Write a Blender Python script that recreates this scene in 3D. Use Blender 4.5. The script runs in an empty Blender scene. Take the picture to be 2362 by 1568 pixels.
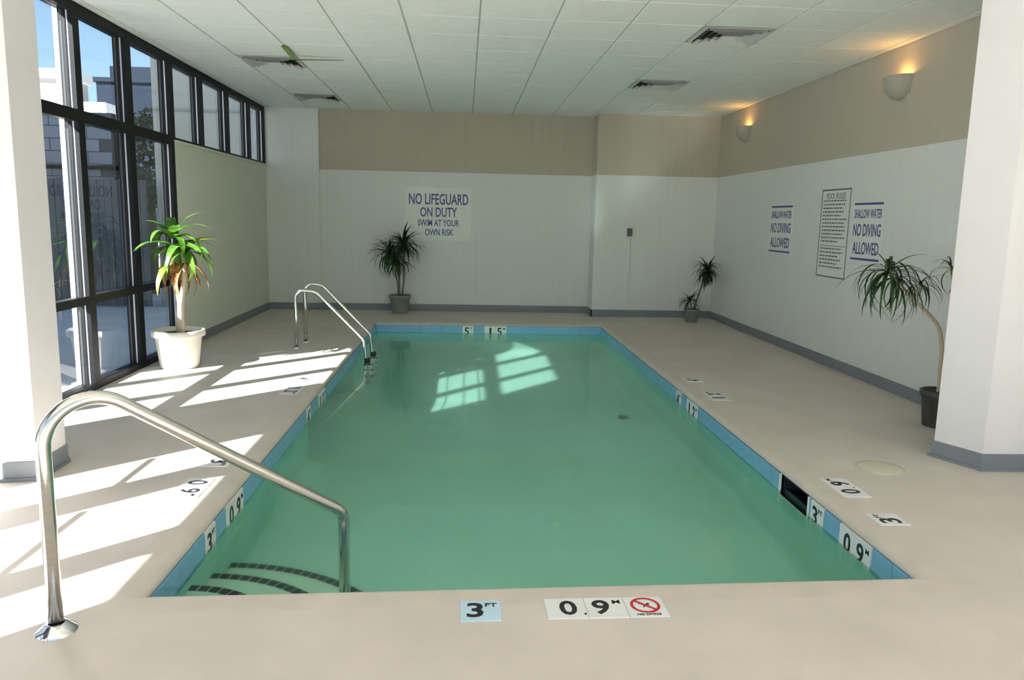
import bpy, bmesh, math, random
from mathutils import Vector, Matrix
random.seed(7)
S = bpy.context.scene
COL = S.collection
PI = math.pi

# ------------------------------------------------------------------ camera
cam_d = bpy.data.cameras.new('camera'); cam = bpy.data.objects.new('camera', cam_d); COL.objects.link(cam)
PITCH, YAW, ROLL, FPX = .1564, .0639, .0215, 1773.8
f_ = Vector((math.sin(YAW)*math.cos(PITCH), math.cos(YAW)*math.cos(PITCH), -math.sin(PITCH)))
r_ = Vector((math.cos(YAW), -math.sin(YAW), 0)); u_ = r_.cross(f_)
r2 = r_*math.cos(ROLL)+u_*math.sin(ROLL); u2 = u_*math.cos(ROLL)-r_*math.sin(ROLL)
cam.matrix_world = Matrix(((r2.x, u2.x, -f_.x, 0), (r2.y, u2.y, -f_.y, 0), (r2.z, u2.z, -f_.z, 1.446), (0, 0, 0, 1)))
cam_d.sensor_width = 36; cam_d.sensor_fit = 'HORIZONTAL'; cam_d.lens = 36*FPX/2362; cam_d.clip_end = 500
S.camera = cam

# ------------------------------------------------------------------ light
SUN_T = 1.12                                     # metres travelled in +x (and in +y) per metre dropped
w = bpy.data.worlds.new('world'); S.world = w; w.use_nodes = True
nt = w.node_tree; nt.nodes.clear()
out = nt.nodes.new('ShaderNodeOutputWorld'); bg = nt.nodes.new('ShaderNodeBackground')
sky = nt.nodes.new('ShaderNodeTexSky'); sky.sky_type = 'NISHITA'; sky.sun_disc = False
sky.sun_elevation = math.atan(1/(SUN_T*math.sqrt(2))); sky.sun_rotation = math.radians(225)
sky.air_density = 1.0; sky.dust_density = .25; sky.ozone_density = 2.0
tc = nt.nodes.new('ShaderNodeTexCoord'); no = nt.nodes.new('ShaderNodeTexNoise'); rp = nt.nodes.new('ShaderNodeValToRGB'); mx = nt.nodes.new('ShaderNodeMix'); mx.data_type = 'RGBA'
no.inputs['Scale'].default_value = 5.5; no.inputs['Detail'].default_value = 6
rp.color_ramp.elements[0].position = .60; rp.color_ramp.elements[1].position = .74
nt.links.new(tc.outputs['Generated'], no.inputs['Vector']); nt.links.new(no.outputs['Fac'], rp.inputs['Fac'])
nt.links.new(rp.outputs['Color'], mx.inputs['Factor']); nt.links.new(sky.outputs[0], mx.inputs['A'])
mx.inputs['B'].default_value = (7, 7, 7, 1)
nt.links.new(mx.outputs['Result'], bg.inputs['Color']); bg.inputs['Strength'].default_value = .14
nt.links.new(bg.outputs[0], out.inputs[0])
sun_d = bpy.data.lights.new('sun', 'SUN'); sun_d.energy = 22; sun_d.angle = math.radians(.55); sun_d.color = (1, .97, .94)
sun = bpy.data.objects.new('sun', sun_d); COL.objects.link(sun); sun.location = (-12, -8, 14)
sun.rotation_euler = Vector((SUN_T, SUN_T, -1)).to_track_quat('-Z', 'Y').to_euler()
sun_d.cycles.is_caustics_light = True
S.view_settings.view_transform = 'Standard'; S.view_settings.look = 'None'; S.view_settings.gamma = 1
S.view_settings.exposure = 1.28; S.view_settings.use_curve_mapping = False
cy = S.cycles
cy.max_bounces = 12; cy.diffuse_bounces = 6; cy.glossy_bounces = 5; cy.transmission_bounces = 8; cy.transparent_max_bounces = 16
cy.caustics_reflective = True; cy.caustics_refractive = True; cy.blur_glossy = 0; cy.sample_clamp_indirect = 0
cy.use_denoising = True

# ------------------------------------------------------------------ materials
def mat(name, col, rough=.6, metal=0., spec=.5, noise=0., nscale=8., bump=0., bscale=60., stretch=None):
    m = bpy.data.materials.new(name); m.use_nodes = True
    n = m.node_tree.nodes; l = m.node_tree.links; b = n['Principled BSDF']
    b.inputs['Base Color'].default_value = (*col, 1); b.inputs['Roughness'].default_value = rough
    b.inputs['Metallic'].default_value = metal; b.inputs['Specular IOR Level'].default_value = spec
    co = n.new('ShaderNodeTexCoord'); src = co.outputs['Object']
    if stretch:
        mp = n.new('ShaderNodeMapping'); mp.inputs['Scale'].default_value = stretch
        l.new(src, mp.inputs['Vector']); src = mp.outputs['Vector']
    if noise:
        t = n.new('ShaderNodeTexNoise'); t.inputs['Scale'].default_value = nscale; t.inputs['Detail'].default_value = 5
        r = n.new('ShaderNodeValToRGB')
        r.color_ramp.elements[0].color = (*[c*(1-noise) for c in col], 1); r.color_ramp.elements[1].color = (*[min(1, c*(1+noise)) for c in col], 1)
        r.color_ramp.elements[0].position = .3; r.color_ramp.elements[1].position = .7
        l.new(src, t.inputs['Vector']); l.new(t.outputs['Fac'], r.inputs['Fac']); l.new(r.outputs['Color'], b.inputs['Base Color'])
    if bump:
        t = n.new('ShaderNodeTexNoise'); t.inputs['Scale'].default_value = bscale; t.inputs['Detail'].default_value = 4
        bp = n.new('ShaderNodeBump'); bp.inputs['Strength'].default_value = bump; bp.inputs['Distance'].default_value = .01
        l.new(src, t.inputs['Vector']); l.new(t.outputs['Fac'], bp.inputs['Height']); l.new(bp.outputs['Normal'], b.inputs['Normal'])
    return m
M = {}
M['deck'] = mat('deck', (.60, .54, .48), .55, noise=.06, nscale=2.2, bump=.12, bscale=180)
M['coping'] = mat('coping', (.585, .525, .46), .5, noise=.05, nscale=6, bump=.1, bscale=120)
M['wall'] = mat('wall', (.68, .695, .67), .75, noise=.02, nscale=3, stretch=(6, 6, .15))
M['tan'] = mat('tan', (.47, .425, .345), .8, noise=.025, nscale=3, stretch=(6, 6, .15))
M['panel'] = mat('panel', (.66, .68, .58), .7, noise=.02, nscale=3)
M['column'] = mat('column', (.74, .72, .73), .7, noise=.015, nscale=4, bump=.08, bscale=150)
M['base'] = mat('base', (.20, .22, .245), .5, noise=.05, nscale=5)
M['ceil'] = mat('ceil', (.80, .82, .78), .9, noise=.025, nscale=10, bump=.25, bscale=140)
M['slab'] = mat('slab', (.42, .44, .42), .9)
M['grid'] = mat('grid', (.50, .52, .50), .6)
M['black'] = mat('black', (.006, .006, .007), .5, spec=.2, noise=.2, nscale=20)
M['alu'] = mat('alu', (.62, .62, .68), .4, metal=.3, noise=.04, nscale=10)
M['steel'] = mat('steel', (.66, .64, .60), .16, metal=1., noise=.05, nscale=14, bump=.03, bscale=200, stretch=(1, 1, 8))
M['flange'] = mat('flange', (.78, .79, .82), .12, metal=1., noise=.03, nscale=30)
M['plaster'] = mat('plaster', (.52, .80, .70), .8, noise=.05, nscale=1.2, bump=.05, bscale=80)
M['stepface'] = mat('stepface', (.62, .80, .66), .8, noise=.05, nscale=2)
M['bluetile'] = mat('bluetile', (.19, .42, .62), .2, noise=.08, nscale=9)
M['grout'] = mat('grout', (.36, .48, .55), .8)
M['whitetile'] = mat('whitetile', (.76, .76, .76), .25, noise=.03, nscale=12)
M['skytile'] = mat('skytile', (.50, .68, .80), .25, noise=.03, nscale=12)
M['ink'] = mat('ink', (.012, .012, .014), .4)
M['navy'] = mat('navy', (.06, .07, .26), .5)
M['red'] = mat('red', (.55, .02, .03), .4)
M['signwhite'] = mat('signwhite', (.70, .73, .69), .4, noise=.015, nscale=5)
M['potwhite'] = mat('potwhite', (.74, .70, .62), .5, noise=.03, nscale=6)
M['potgrey'] = mat('potgrey', (.22, .24, .20), .7, noise=.1, nscale=9)
M['potdark'] = mat('potdark', (.06, .06, .05), .6, noise=.1, nscale=9)
M['soil'] = mat('soil', (.035, .025, .018), .95, noise=.4, nscale=40, bump=.6, bscale=60)
M['bark'] = mat('bark', (.50, .42, .30), .8, noise=.15, nscale=20, bump=.3, bscale=40, stretch=(1, 1, 6))
M['barkdark'] = mat('barkdark', (.20, .165, .11), .8, noise=.2, nscale=20)
M['skimmer'] = mat('skimmer', (.02, .03, .035), .5)
M['plastic'] = mat('plastic', (.80, .80, .77), .4, noise=.02, nscale=8)
M['lid'] = mat('lid', (.62, .57, .45), .5, noise=.04, nscale=8)
M['greystrip'] = mat('greystrip', (.10, .11, .11), .5)
M['bowl'] = mat('bowl', (.38, .36, .30), .6, noise=.02, nscale=9)
M['vent'] = mat('vent', (.55, .56, .54), .5, noise=.03, nscale=10)
M['ventdark'] = mat('ventdark', (.02, .02, .02), .8)
M['ribbon'] = mat('ribbon', (.20, .30, .06), .5, noise=.2, nscale=6)
M['concrete'] = mat('concrete', (.52, .53, .54), .9, noise=.1, nscale=1.5)
M['fence'] = mat('fence', (.09, .095, .105), .8, noise=.25, nscale=3, stretch=(6, 6, .4))
M['block'] = mat('block', (.24, .26, .31), .85, noise=.08, nscale=3)
M['mortar'] = mat('mortar', (.08, .09, .10), .9)
M['bwhite'] = mat('bwhite', (.80, .78, .74), .8, noise=.03, nscale=1)
M['bgrey'] = mat('bgrey', (.38, .36, .34), .8, noise=.05, nscale=1)
M['btower_shaded'] = mat('btower_shaded', (.010, .0155, .028), .8, spec=.1, noise=.08, nscale=.6)  # shade on the tower's face is put into this dark colour
M['bglass'] = mat('bglass', (.03, .04, .06), .1)
M['wing'] = mat('wing', (.56, .53, .45), .85, noise=.04, nscale=1)
M['hedge'] = mat('hedge', (.035, .06, .03), .7, noise=.5, nscale=6)

def leafmat(name, base, tip, trans=.35, rough=.35):
    m = bpy.data.materials.new(name); m.use_nodes = True; n = m.node_tree.nodes; l = m.node_tree.links
    b = n['Principled BSDF']; o = n['Material Output']
    co = n.new('ShaderNodeTexCoord'); t = n.new('ShaderNodeTexNoise'); t.inputs['Scale'].default_value = 14
    r = n.new('ShaderNodeValToRGB'); r.color_ramp.elements[0].color = (*base, 1); r.color_ramp.elements[1].color = (*tip, 1)
    r.color_ramp.elements[0].position = .38; r.color_ramp.elements[1].position = .68
    l.new(co.outputs['Object'], t.inputs['Vector']); l.new(t.outputs['Fac'], r.inputs['Fac']); l.new(r.outputs['Color'], b.inputs['Base Color'])
    b.inputs['Roughness'].default_value = rough
    tr = n.new('ShaderNodeBsdfTranslucent'); l.new(r.outputs['Color'], tr.inputs['Color'])
    mxs = n.new('ShaderNodeMixShader'); mxs.inputs[0].default_value = trans
    l.new(b.outputs[0], mxs.inputs[1]); l.new(tr.outputs[0], mxs.inputs[2]); l.new(mxs.outputs[0], o.inputs[0])
    return m
M['leaf'] = leafmat('leaf', (.05, .15, .022), (.16, .34, .035))
M['leafyellow'] = leafmat('leafyellow', (.22, .34, .04), (.50, .44, .07))
M['leafbrown'] = leafmat('leafbrown', (.26, .10, .03), (.50, .28, .10), .25, .6)
M['leafdark'] = leafmat('leafdark', (.010, .032, .008), (.03, .075, .018), .15, .5)

def glassmat(name, tint, refl=1.0):
    m = bpy.data.materials.new(name); m.use_nodes = True; n = m.node_tree.nodes; l = m.node_tree.links; n.remove(n['Principled BSDF'])
    t = n.new('ShaderNodeBsdfTransparent'); t.inputs[0].default_value = (*tint, 1)
    g = n.new('ShaderNodeBsdfGlossy'); g.inputs['Roughness'].default_value = .0; g.inputs['Color'].default_value = (refl, refl, refl, 1)
    fr = n.new('ShaderNodeFresnel'); fr.inputs[0].default_value = 1.5
    ge = n.new('ShaderNodeNewGeometry'); mu = n.new('ShaderNodeMath'); mu.operation = 'MULTIPLY_ADD'   # a sheet reflects once, at its front skin
    mu.inputs[1].default_value = -1; mu.inputs[2].default_value = 1; l.new(ge.outputs['Backfacing'], mu.inputs[0])
    m2 = n.new('ShaderNodeMath'); m2.operation = 'MULTIPLY'; l.new(fr.outputs[0], m2.inputs[0]); l.new(mu.outputs[0], m2.inputs[1])
    mi = n.new('ShaderNodeMixShader'); l.new(m2.outputs[0], mi.inputs[0]); l.new(t.outputs[0], mi.inputs[1]); l.new(g.outputs[0], mi.inputs[2])
    l.new(mi.outputs[0], n['Material Output'].inputs[0])
    return m
M['glass'] = glassmat('glass', (.74, .77, .78)); M['clearglass'] = glassmat('clearglass', (.88, .89, .89))
m = bpy.data.materials.new('water'); m.use_nodes = True; n = m.node_tree.nodes; n.remove(n['Principled BSDF'])
wmix = n.new('ShaderNodeMixShader'); wmix.inputs[0].default_value = .70      # smooth and rough glass blended so reflected sun reaches the back wall
for k, rg in ((1, .0), (2, .15)):
    g = n.new('ShaderNodeBsdfGlass'); g.inputs['Color'].default_value = (.84, .98, .93, 1); g.inputs['IOR'].default_value = 1.333; g.inputs['Roughness'].default_value = rg
    m.node_tree.links.new(g.outputs[0], wmix.inputs[k])
m.node_tree.links.new(wmix.outputs[0], n['Material Output'].inputs[0]); M['water'] = m

# ------------------------------------------------------------------ helpers
class MB:
    def __init__(s): s.bm = bmesh.new()
    def quad(s, *p, mi=0):
        f = s.bm.faces.new([s.bm.verts.new(Vector(q)) for q in p]); f.material_index = mi; return s
    def box(s, a, b, mi=0, bev=0):
        x0, y0, z0 = a; x1, y1, z1 = b
        v = [s.bm.verts.new(p) for p in ((x0,y0,z0),(x1,y0,z0),(x1,y1,z0),(x0,y1,z0),(x0,y0,z1),(x1,y0,z1),(x1,y1,z1),(x0,y1,z1))]
        fs = [s.bm.faces.new([v[i] for i in q]) for q in ((3,2,1,0),(4,5,6,7),(0,1,5,4),(1,2,6,5),(2,3,7,6),(3,0,4,7))]
        for f in fs: f.material_index = mi
        if bev:
            es = list({e for f in fs for e in f.edges})
            r = bmesh.ops.bevel(s.bm, geom=es, offset=bev, segments=2, affect='EDGES', profile=.5)
        return s
    def prism(s, poly, z0, z1, mi=0, cap=True):
        lo = [s.bm.verts.new((x, y, z0)) for x, y in poly]; hi = [s.bm.verts.new((x, y, z1)) for x, y in poly]; k = len(poly)
        for i in range(k):
            f = s.bm.faces.new((lo[i], lo[(i+1) % k], hi[(i+1) % k], hi[i])); f.material_index = mi
        if cap:
            s.bm.faces.new(hi).material_index = mi; s.bm.faces.new(lo[::-1]).material_index = mi
        return s
    def tube(s, pts, r, n=12, cap=True, mi=0):
        pts = [Vector(p) for p in pts]; rr = r if isinstance(r, (list, tuple)) else [r]*len(pts); rings = []
        t0 = (pts[1]-pts[0]).normalized(); a = t0.orthogonal().normalized()
        for i, p in enumerate(pts):
            t = ((pts[min(i+1, len(pts)-1)]-p).normalized()+(p-pts[max(i-1, 0)]).normalized())
            t = t.normalized() if t.length > 1e-6 else t0
            a = (a-t*a.dot(t)).normalized(); b = t.cross(a)
            rings.append([s.bm.verts.new(p+(a*math.cos(2*PI*k/n)+b*math.sin(2*PI*k/n))*rr[i]) for k in range(n)])
        for A, B in zip(rings, rings[1:]):
            for k in range(n):
                f = s.bm.faces.new((A[k], A[(k+1) % n], B[(k+1) % n], B[k])); f.smooth = True; f.material_index = mi
        if cap:
            s.bm.faces.new(rings[0][::-1]).material_index = mi; s.bm.faces.new(rings[-1]).material_index = mi
        return s
    def lathe(s, prof, n=32, c=(0, 0, 0), mi=0, a0=0, a1=2*PI, sy=1.):
        full = abs(a1-a0-2*PI) < 1e-6; k = n if full else n+1; rings = []
        for r, z in prof:
            rings.append([s.bm.verts.new((c[0]+max(r, 1e-4)*math.cos(a0+(a1-a0)*i/n), c[1]+max(r, 1e-4)*sy*math.sin(a0+(a1-a0)*i/n), c[2]+z)) for i in range(k)])
        for A, B in zip(rings, rings[1:]):
            for i in range(n):
                f = s.bm.faces.new((A[i], A[(i+1) % k], B[(i+1) % k], B[i])); f.smooth = True; f.material_index = mi
        return s
    def done(s, name, mats, parent=None, loc=(0, 0, 0), recalc=True):
        if recalc: bmesh.ops.recalc_face_normals(s.bm, faces=s.bm.faces)
        me = bpy.data.meshes.new(name); s.bm.to_mesh(me); s.bm.free()
        for q in (mats if isinstance(mats, (list, tuple)) else [mats]): me.materials.append(M[q])
        o = bpy.data.objects.new(name, me); COL.objects.link(o); o.location = loc
        if parent: o.parent = parent
        return o
def tag(o, label=None, cat=None, group=None, kind=None):
    for k, v in (('label', label), ('category', cat), ('group', group), ('kind', kind)):
        if v: o[k] = v
    return o
def empty(name, loc, label, cat, group=None, kind=None, rz=0):
    o = bpy.data.objects.new(name, None); COL.objects.link(o); o.location = loc; o.rotation_euler = (0, 0, rz); o.empty_display_size = .1
    return tag(o, label, cat, group, kind)
def struct(o, label=None): return tag(o, label, None, None, 'structure')
def inst(src, name, parent, loc=(0, 0, 0), rot=(0, 0, 0), sc=(1, 1, 1)):
    o = src.copy(); o.name = name; COL.objects.link(o); o.parent = parent; o.location = loc; o.rotation_euler = rot; o.scale = sc
    return o
def meshobj(name, me, parent, loc=(0, 0, 0), rot=(0, 0, 0), sc=(1, 1, 1)):
    o = bpy.data.objects.new(name, me); COL.objects.link(o); o.parent = parent; o.location = loc; o.rotation_euler = rot; o.scale = sc
    return o
def text_mesh(lines, name, ma, bold=.012, depth=.002):
    """lines: (body, centre x, centre y, width, height) in a flat sign frame; ONE mesh of raised letters."""
    bm = bmesh.new()
    for body, cx, cyy, wd, ht in lines:
        cu = bpy.data.curves.new('letters', 'FONT'); cu.body = body; cu.align_x = 'CENTER'; cu.offset = bold; cu.extrude = .001; cu.resolution_u = 3
        o = bpy.data.objects.new('letters', cu); COL.objects.link(o)
        dg = bpy.context.evaluated_depsgraph_get(); me = bpy.data.meshes.new_from_object(o.evaluated_get(dg))
        xs = [v.co.x for v in me.vertices]; ys = [v.co.y for v in me.vertices]
        x0, x1, y0, y1 = min(xs), max(xs), min(ys), max(ys); sx = wd/(x1-x0) if wd else ht/(y1-y0); sy = ht/(y1-y0)
        for v in me.vertices:
            v.co = Vector((cx+(v.co.x-(x0+x1)/2)*sx, cyy+(v.co.y-(y0+y1)/2)*sy, depth if v.co.z > 0 else 0))
        bm.from_mesh(me)
        bpy.data.objects.remove(o); bpy.data.curves.remove(cu); bpy.data.meshes.remove(me)
    me = bpy.data.meshes.new(name); bm.to_mesh(me); bm.free(); me.materials.append(M[ma]); return me
def frame_matrix(origin, right, up):
    r = Vector(right).normalized(); u = Vector(up).normalized(); nrm = r.cross(u)
    return Matrix(((r.x, u.x, nrm.x, origin[0]), (r.y, u.y, nrm.y, origin[1]), (r.z, u.z, nrm.z, origin[2]), (0, 0, 0, 1)))

# ------------------------------------------------------------------ dimensions (metres, deck at z = 0)
XL, XR, YB, YR, ZC, ZB = -2.974, 3.78, 11.967, 11.564, 2.997, 2.117
YF = -2.2
PX0, PX1 = -1.205, 1.925                          # pool inner faces
PN0, PN1, PF = 2.835, 2.935, 10.63                # near edge (left, right), far edge
ZW = -.14                                         # water level
SK0, SK1 = 3.97, 4.34                             # skimmer mouth along the right wall

# ------------------------------------------------------------------ pool shell, coping, deck
def ring(o, z, of=None):
    of = o if of is None else of
    return [(PX0-o, PN0-o, z), (PX1+o, PN1-o, z), (PX1+o, PF+of, z), (PX0-o, PF+of, z)]
NOSE = .045
cop = MB(); prof = []
for k in range(7):
    a = PI/2*k/6; prof.append((NOSE*(1-math.sin(a)), -NOSE*(1-math.cos(a)) if k else 0))
prof = [(NOSE*(1-math.sin(PI/2*k/6)), -.034*(1-math.cos(PI/2*k/6))) for k in range(7)]
rings = [ring(.16, 0, .22)]+[ring(o, z, o*2.6) for o, z in prof]+[ring(.012, -.034), ring(.012, -.05)]
vr = [[cop.bm.verts.new(p) for p in r] for r in rings]
for A, B in zip(vr, vr[1:]):
    for k in range(4): cop.bm.faces.new((A[k], A[(k+1) % 4], B[(k+1) % 4], B[k]))
struct(cop.done('coping', 'coping'), 'rounded beige coping edge running around the pool')
fl = MB(); H = ring(.16, 0, .22)
O = [(-3.2, YF), (XR+.2, YF), (XR+.2, YB+.2), (-3.2, YB+.2)]
for k in range(4):
    j = (k+1) % 4
    fl.quad((*O[k], 0), (*O[j], 0), H[j], H[k])
floor = struct(fl.done('floor', 'deck'), 'beige painted concrete pool deck')
basin = MB()
def zf(y): return -1.05 if y < 5 else (-1.5 if y > 8 else -1.05-.45*(y-5)/3)
def wallquad(x, ya, yb, top=-.045):
    basin.quad((x, ya, top), (x, yb, top), (x, yb, zf(yb)), (x, ya, zf(ya)))
NA, NB, NX = 5.9, 8.36, -1.88                     # recess added to the left wall so refracted sun reaches the floor
for ya, yb in ((PN0, 5), (5, NA), (NB, PF)): wallquad(PX0, ya, yb)
basin.quad((PX0, NA, -.045), (PX0, NB, -.045), (PX0, NB, -.146), (PX0, NA, -.146))
for ya, yb in ((NA, 8), (8, NB)):
    wallquad(NX, ya, yb, -.07); basin.quad((NX, ya, zf(ya)), (NX, yb, zf(yb)), (PX0, yb, zf(yb)), (PX0, ya, zf(ya)))
    basin.quad((NX, ya, -.07), (NX, yb, -.07), (PX0, yb, -.07), (PX0, ya, -.07))
for y in (NA, NB): basin.quad((NX, y, -.07), (PX0, y, -.07), (PX0, y, zf(y)), (NX, y, zf(y)))
wallquad(PX1, PN1, SK0); basin.quad((PX1, SK0, -.21), (PX1, SK1, -.21), (PX1, SK1, zf(SK1)), (PX1, SK0, zf(SK0)))
for ya, yb in ((SK1, 5), (5, 8), (8, PF)): wallquad(PX1, ya, yb)
basin.quad((PX0, PN0, -.045), (PX1, PN1, -.045), (PX1, PN1, -1.05), (PX0, PN0, -1.05))
basin.quad((PX0, PF, -.045), (PX1, PF, -.045), (PX1, PF, -1.5), (PX0, PF, -1.5))
basin.quad((PX0, PN0, -1.05), (PX1, PN1, -1.05), (PX1, 5, -1.05), (PX0, 5, -1.05))
basin.quad((PX0, 5, -1.05), (PX1, 5, -1.05), (PX1, 8, -1.5), (PX0, 8, -1.5))
basin.quad((PX0, 8, -1.5), (PX1, 8, -1.5), (PX1, PF, -1.5), (PX0, PF, -1.5))
# coved fillets where the walls meet the floor
for x, s in ((PX0, 1), (PX1, -1)):
    for ya, yb in (((PN1, 5), (5, NA), (NB, PF)) if s > 0 else ((PN1, 5), (5, 8), (8, PF))):
        for k in range(4):
            a, b = PI/2*k/4, PI/2*(k+1)/4; R = .14
            pa = (R*(1-math.sin(a)), R*(1-math.cos(a))); pb = (R*(1-math.sin(b)), R*(1-math.cos(b)))
            basin.quad((x+s*pa[0], ya, zf(ya)+pa[1]), (x+s*pa[0], yb, zf(yb)+pa[1]), (x+s*pb[0], yb, zf(yb)+pb[1]), (x+s*pb[0], ya, zf(ya)+pb[1]))
for k in range(4):
    a, b = PI/2*k/4, PI/2*(k+1)/4; R = .30
    pa = (R*(1-math.sin(a)), R*(1-math.cos(a))); pb = (R*(1-math.sin(b)), R*(1-math.cos(b)))
    basin.quad((PX0, PF-pa[0], -1.5+pa[1]), (PX1, PF-pa[0], -1.5+pa[1]), (PX1, PF-pb[0], -1.5+pb[1]), (PX0, PF-pb[0], -1.5+pb[1]))
pool = struct(basin.done('pool_basin', 'plaster'), 'plastered pale green pool basin')
# waterline tiles, one by one
TS = .1524
tile_me = MB().box((-TS/2+.0015, -.006, -TS/2), (TS/2-.0015, .006, TS/2), bev=.002).done('tile', 'bluetile', pool)
used = []                                         # spans taken by number tiles and the skimmer: (wall, a, b)
MARK_R = [(6.50, 6.655), (6.02, 6.33), (3.775, 3.93), (3.29, 3.60)]
MARK_L = [(3.50, 3.655), (3.82, 4.13), (5.85, 6.005), (6.33, 6.64)]
MARK_F = [(-.012, .14), (.29, .60)]
def free(spans, a, b): return all(b <= p+.002 or a >= q-.002 for p, q in spans)
def lay(spans, lo, hi, place):
    edges = sorted([(lo, lo)]+list(spans)+[(hi, hi)])
    for (p, q), (r, s) in zip(edges, edges[1:]):
        L = r-q
        if L < .02: continue
        k = max(1, round(L/TS))
        for i in range(k): place(q+L*(i+.5)/k, L/k/TS)
ZT = -.04-TS/2
first = [True]
def put(loc, rz, sx, sz=1):
    if first[0]: o = tile_me; first[0] = False
    else: o = inst(tile_me, 'tile', pool)
    o.location = loc; o.rotation_euler = (0, 0, rz); o.scale = (sx, 1, sz)
lay(MARK_L, PN0+.01, PF-.008, lambda y, s: put((PX0, y, ZT), PI/2, s) if not NA < y < NB else put((PX0, y, -.094), PI/2, s, .70))  # tiles shortened along the added recess to keep the sun patch whole
lay(MARK_R+[(SK0-.02, SK1+.02)], PN1+.01, PF-.008, lambda y, s: put((PX1, y, ZT), PI/2, s))
lay(MARK_F, PX0+.008, PX1-.008, lambda x, s: put((x, PF, ZT), 0, s))
lay([], PX0+.008, PX1-.008, lambda x, s: put((x, PN0+.1*(x-PX0)/(PX1-PX0), ZT), .032, s))

# corner steps: quarter rounds about the near left corner, each with a strip of black nosing tiles
CX, CY = PX0-.01, PN0
steps = struct(empty('pool_steps', (CX, CY, -1.05), 'three quarter-round entry steps with black nosing tiles in the near left pool corner', None), None)
def arcpt(r, a): return (r*math.cos(a), r*math.sin(a))
nose_me = None
for r, z, nt_ in ((.475, -.30, 14), (.765, -.50, 23), (1.055, -.70, 32)):
    poly = [(0.0, .0)]+[arcpt(r, math.radians(1+88*k/28)) for k in range(29)]
    st = MB().prism(poly, 0, 1.05+z).done('step', 'stepface', steps)
    for k in range(nt_):
        a0 = math.radians(90)*k/nt_; a1 = math.radians(90)*(k+1)/nt_; g0 = (a1-a0)*.06
        if k == 0: a0 += .02
        q = [arcpt(r-.042, a0+g0), arcpt(r+.006, a0+g0), arcpt(r+.006, a1-g0), arcpt(r-.042, a1-g0)]
        MB().prism(q, 1.05+z-.02, 1.05+z+.004).done('nosing_tile', 'ink', st)

# skimmer
sk = empty('pool_skimmer', (PX1, (SK0+SK1)/2, -.21), 'dark skimmer mouth with white frame in the right pool wall', 'skimmer')
hy = (SK1-SK0)/2
b = MB(); d = .30
b.quad((0, -hy, 0), (0, hy, 0), (d, hy, 0), (d, -hy, 0)); b.quad((0, -hy, .17), (0, hy, .17), (d, hy, .17), (d, -hy, .17))
b.quad((d, -hy, 0), (d, hy, 0), (d, hy, .17), (d, -hy, .17)); b.quad((0, -hy, 0), (d, -hy, 0), (d, -hy, .17), (0, -hy, .17)); b.quad((0, hy, 0), (d, hy, 0), (d, hy, .17), (0, hy, .17))
b.done('throat', 'skimmer', sk)
b = MB(); b.box((-.008, -hy-.02, -.01), (.012, -hy, .17)); b.box((-.008, hy, -.01), (.012, hy+.02, .17)); b.box((-.008, -hy, -.015), (.012, hy, 0)); b.done('frame', 'plastic', sk)
b = MB(); b.box((.02, -hy+.01, .0), (.03, hy-.01, .085)); b.done('weir_flap', 'skimmer', sk)

# water
wa = MB()
wv = [wa.bm.verts.new(p) for p in ((PX0-1.7, PN0-1.7, ZW), (PX1+.2, PN0-1.7, ZW), (PX1+.2, PF+.05, ZW), (PX0-1.7, PF+.05, ZW))]   # reaches into the skimmer; stretched unseen under the deck for the refracted sun
wa.bm.faces.new((wv[0], wv[1], wv[3])); wa.bm.faces.new((wv[1], wv[2], wv[3]))
for f in wa.bm.faces: f.smooth = True
water = tag(wa.done('pool_water', 'water', recalc=False), 'still clear green water filling the pool', 'water', None, 'stuff')
water.cycles.is_caustics_caster = True
pool.cycles.is_caustics_receiver = True
for o in list(pool.children)+list(steps.children)+[c for s_ in steps.children for c in s_.children]: o.cycles.is_caustics_receiver = True

# drain and return fitting
dr = MB(); dr.lathe([(.05, 0), (.05, .008), (.04, .012), (0, .013)], 20); dr.done('floor_drain', 'skimmer', None, (1.60, 7.35, zf(7.35)+.015))
tag(bpy.data.objects['floor_drain'], 'small round dark drain on the pool floor towards the right', 'drain')

# ------------------------------------------------------------------ ceiling
ceil = struct(MB().box((-3.2, YF, ZC+.02), (XR+.2, YB+.2, ZC+.12)).done('ceiling', 'slab'), 'suspended ceiling of pale square tiles')
GX = [-2.896+.5993*k for k in range(12)]; GX = [XL]+[x for x in GX if XL+.03 < x < XR-.03]+[XR]
Y0 = 6.35-.6*4; GY = [Y0+.6*k for k in range(14)]; GY = [y for y in GY if y < YB-.03]+[YB]
VENTS = {(6.35, 1.892): 0, (8.75, 1.892): 1, (8.15, -2.296): 2, (10.55, -2.296): 3}
def isvent(x, y): return next((v for (vy, vx), v in VENTS.items() if abs(vx-x) < .06 and abs(vy-y) < .06), None)
tcache = {}; vent_cells = {}
for i in range(len(GX)-1):
    for j in range(len(GY)-1):
        a, b_, c_, d_ = GX[i], GX[i+1], GY[j], GY[j+1]
        v = isvent(a, c_)
        if v is not None: vent_cells[v] = ((a+b_)/2, (c_+d_)/2, b_-a, d_-c_); continue
        key = (round(b_-a, 3), round(d_-c_, 3))
        if key not in tcache:
            hx, hy_ = key[0]/2-.007, key[1]/2-.004
            tcache[key] = MB().box((-hx, -hy_, 0), (hx, hy_, .018), bev=.003).done('tile', 'ceil', ceil); o = tcache[key]
        else: o = inst(tcache[key], 'tile', ceil)
        o.location = ((a+b_)/2, (c_+d_)/2, ZC)
g = MB()
for x in GX: g.box((x-.009, GY[0], ZC+.006), (x+.009, YB, ZC+.016))
for y in GY: g.box((XL, y-.009, ZC+.007), (XR, y+.009, ZC+.015))
g.done('ceiling_grid', 'grid', ceil)
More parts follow.
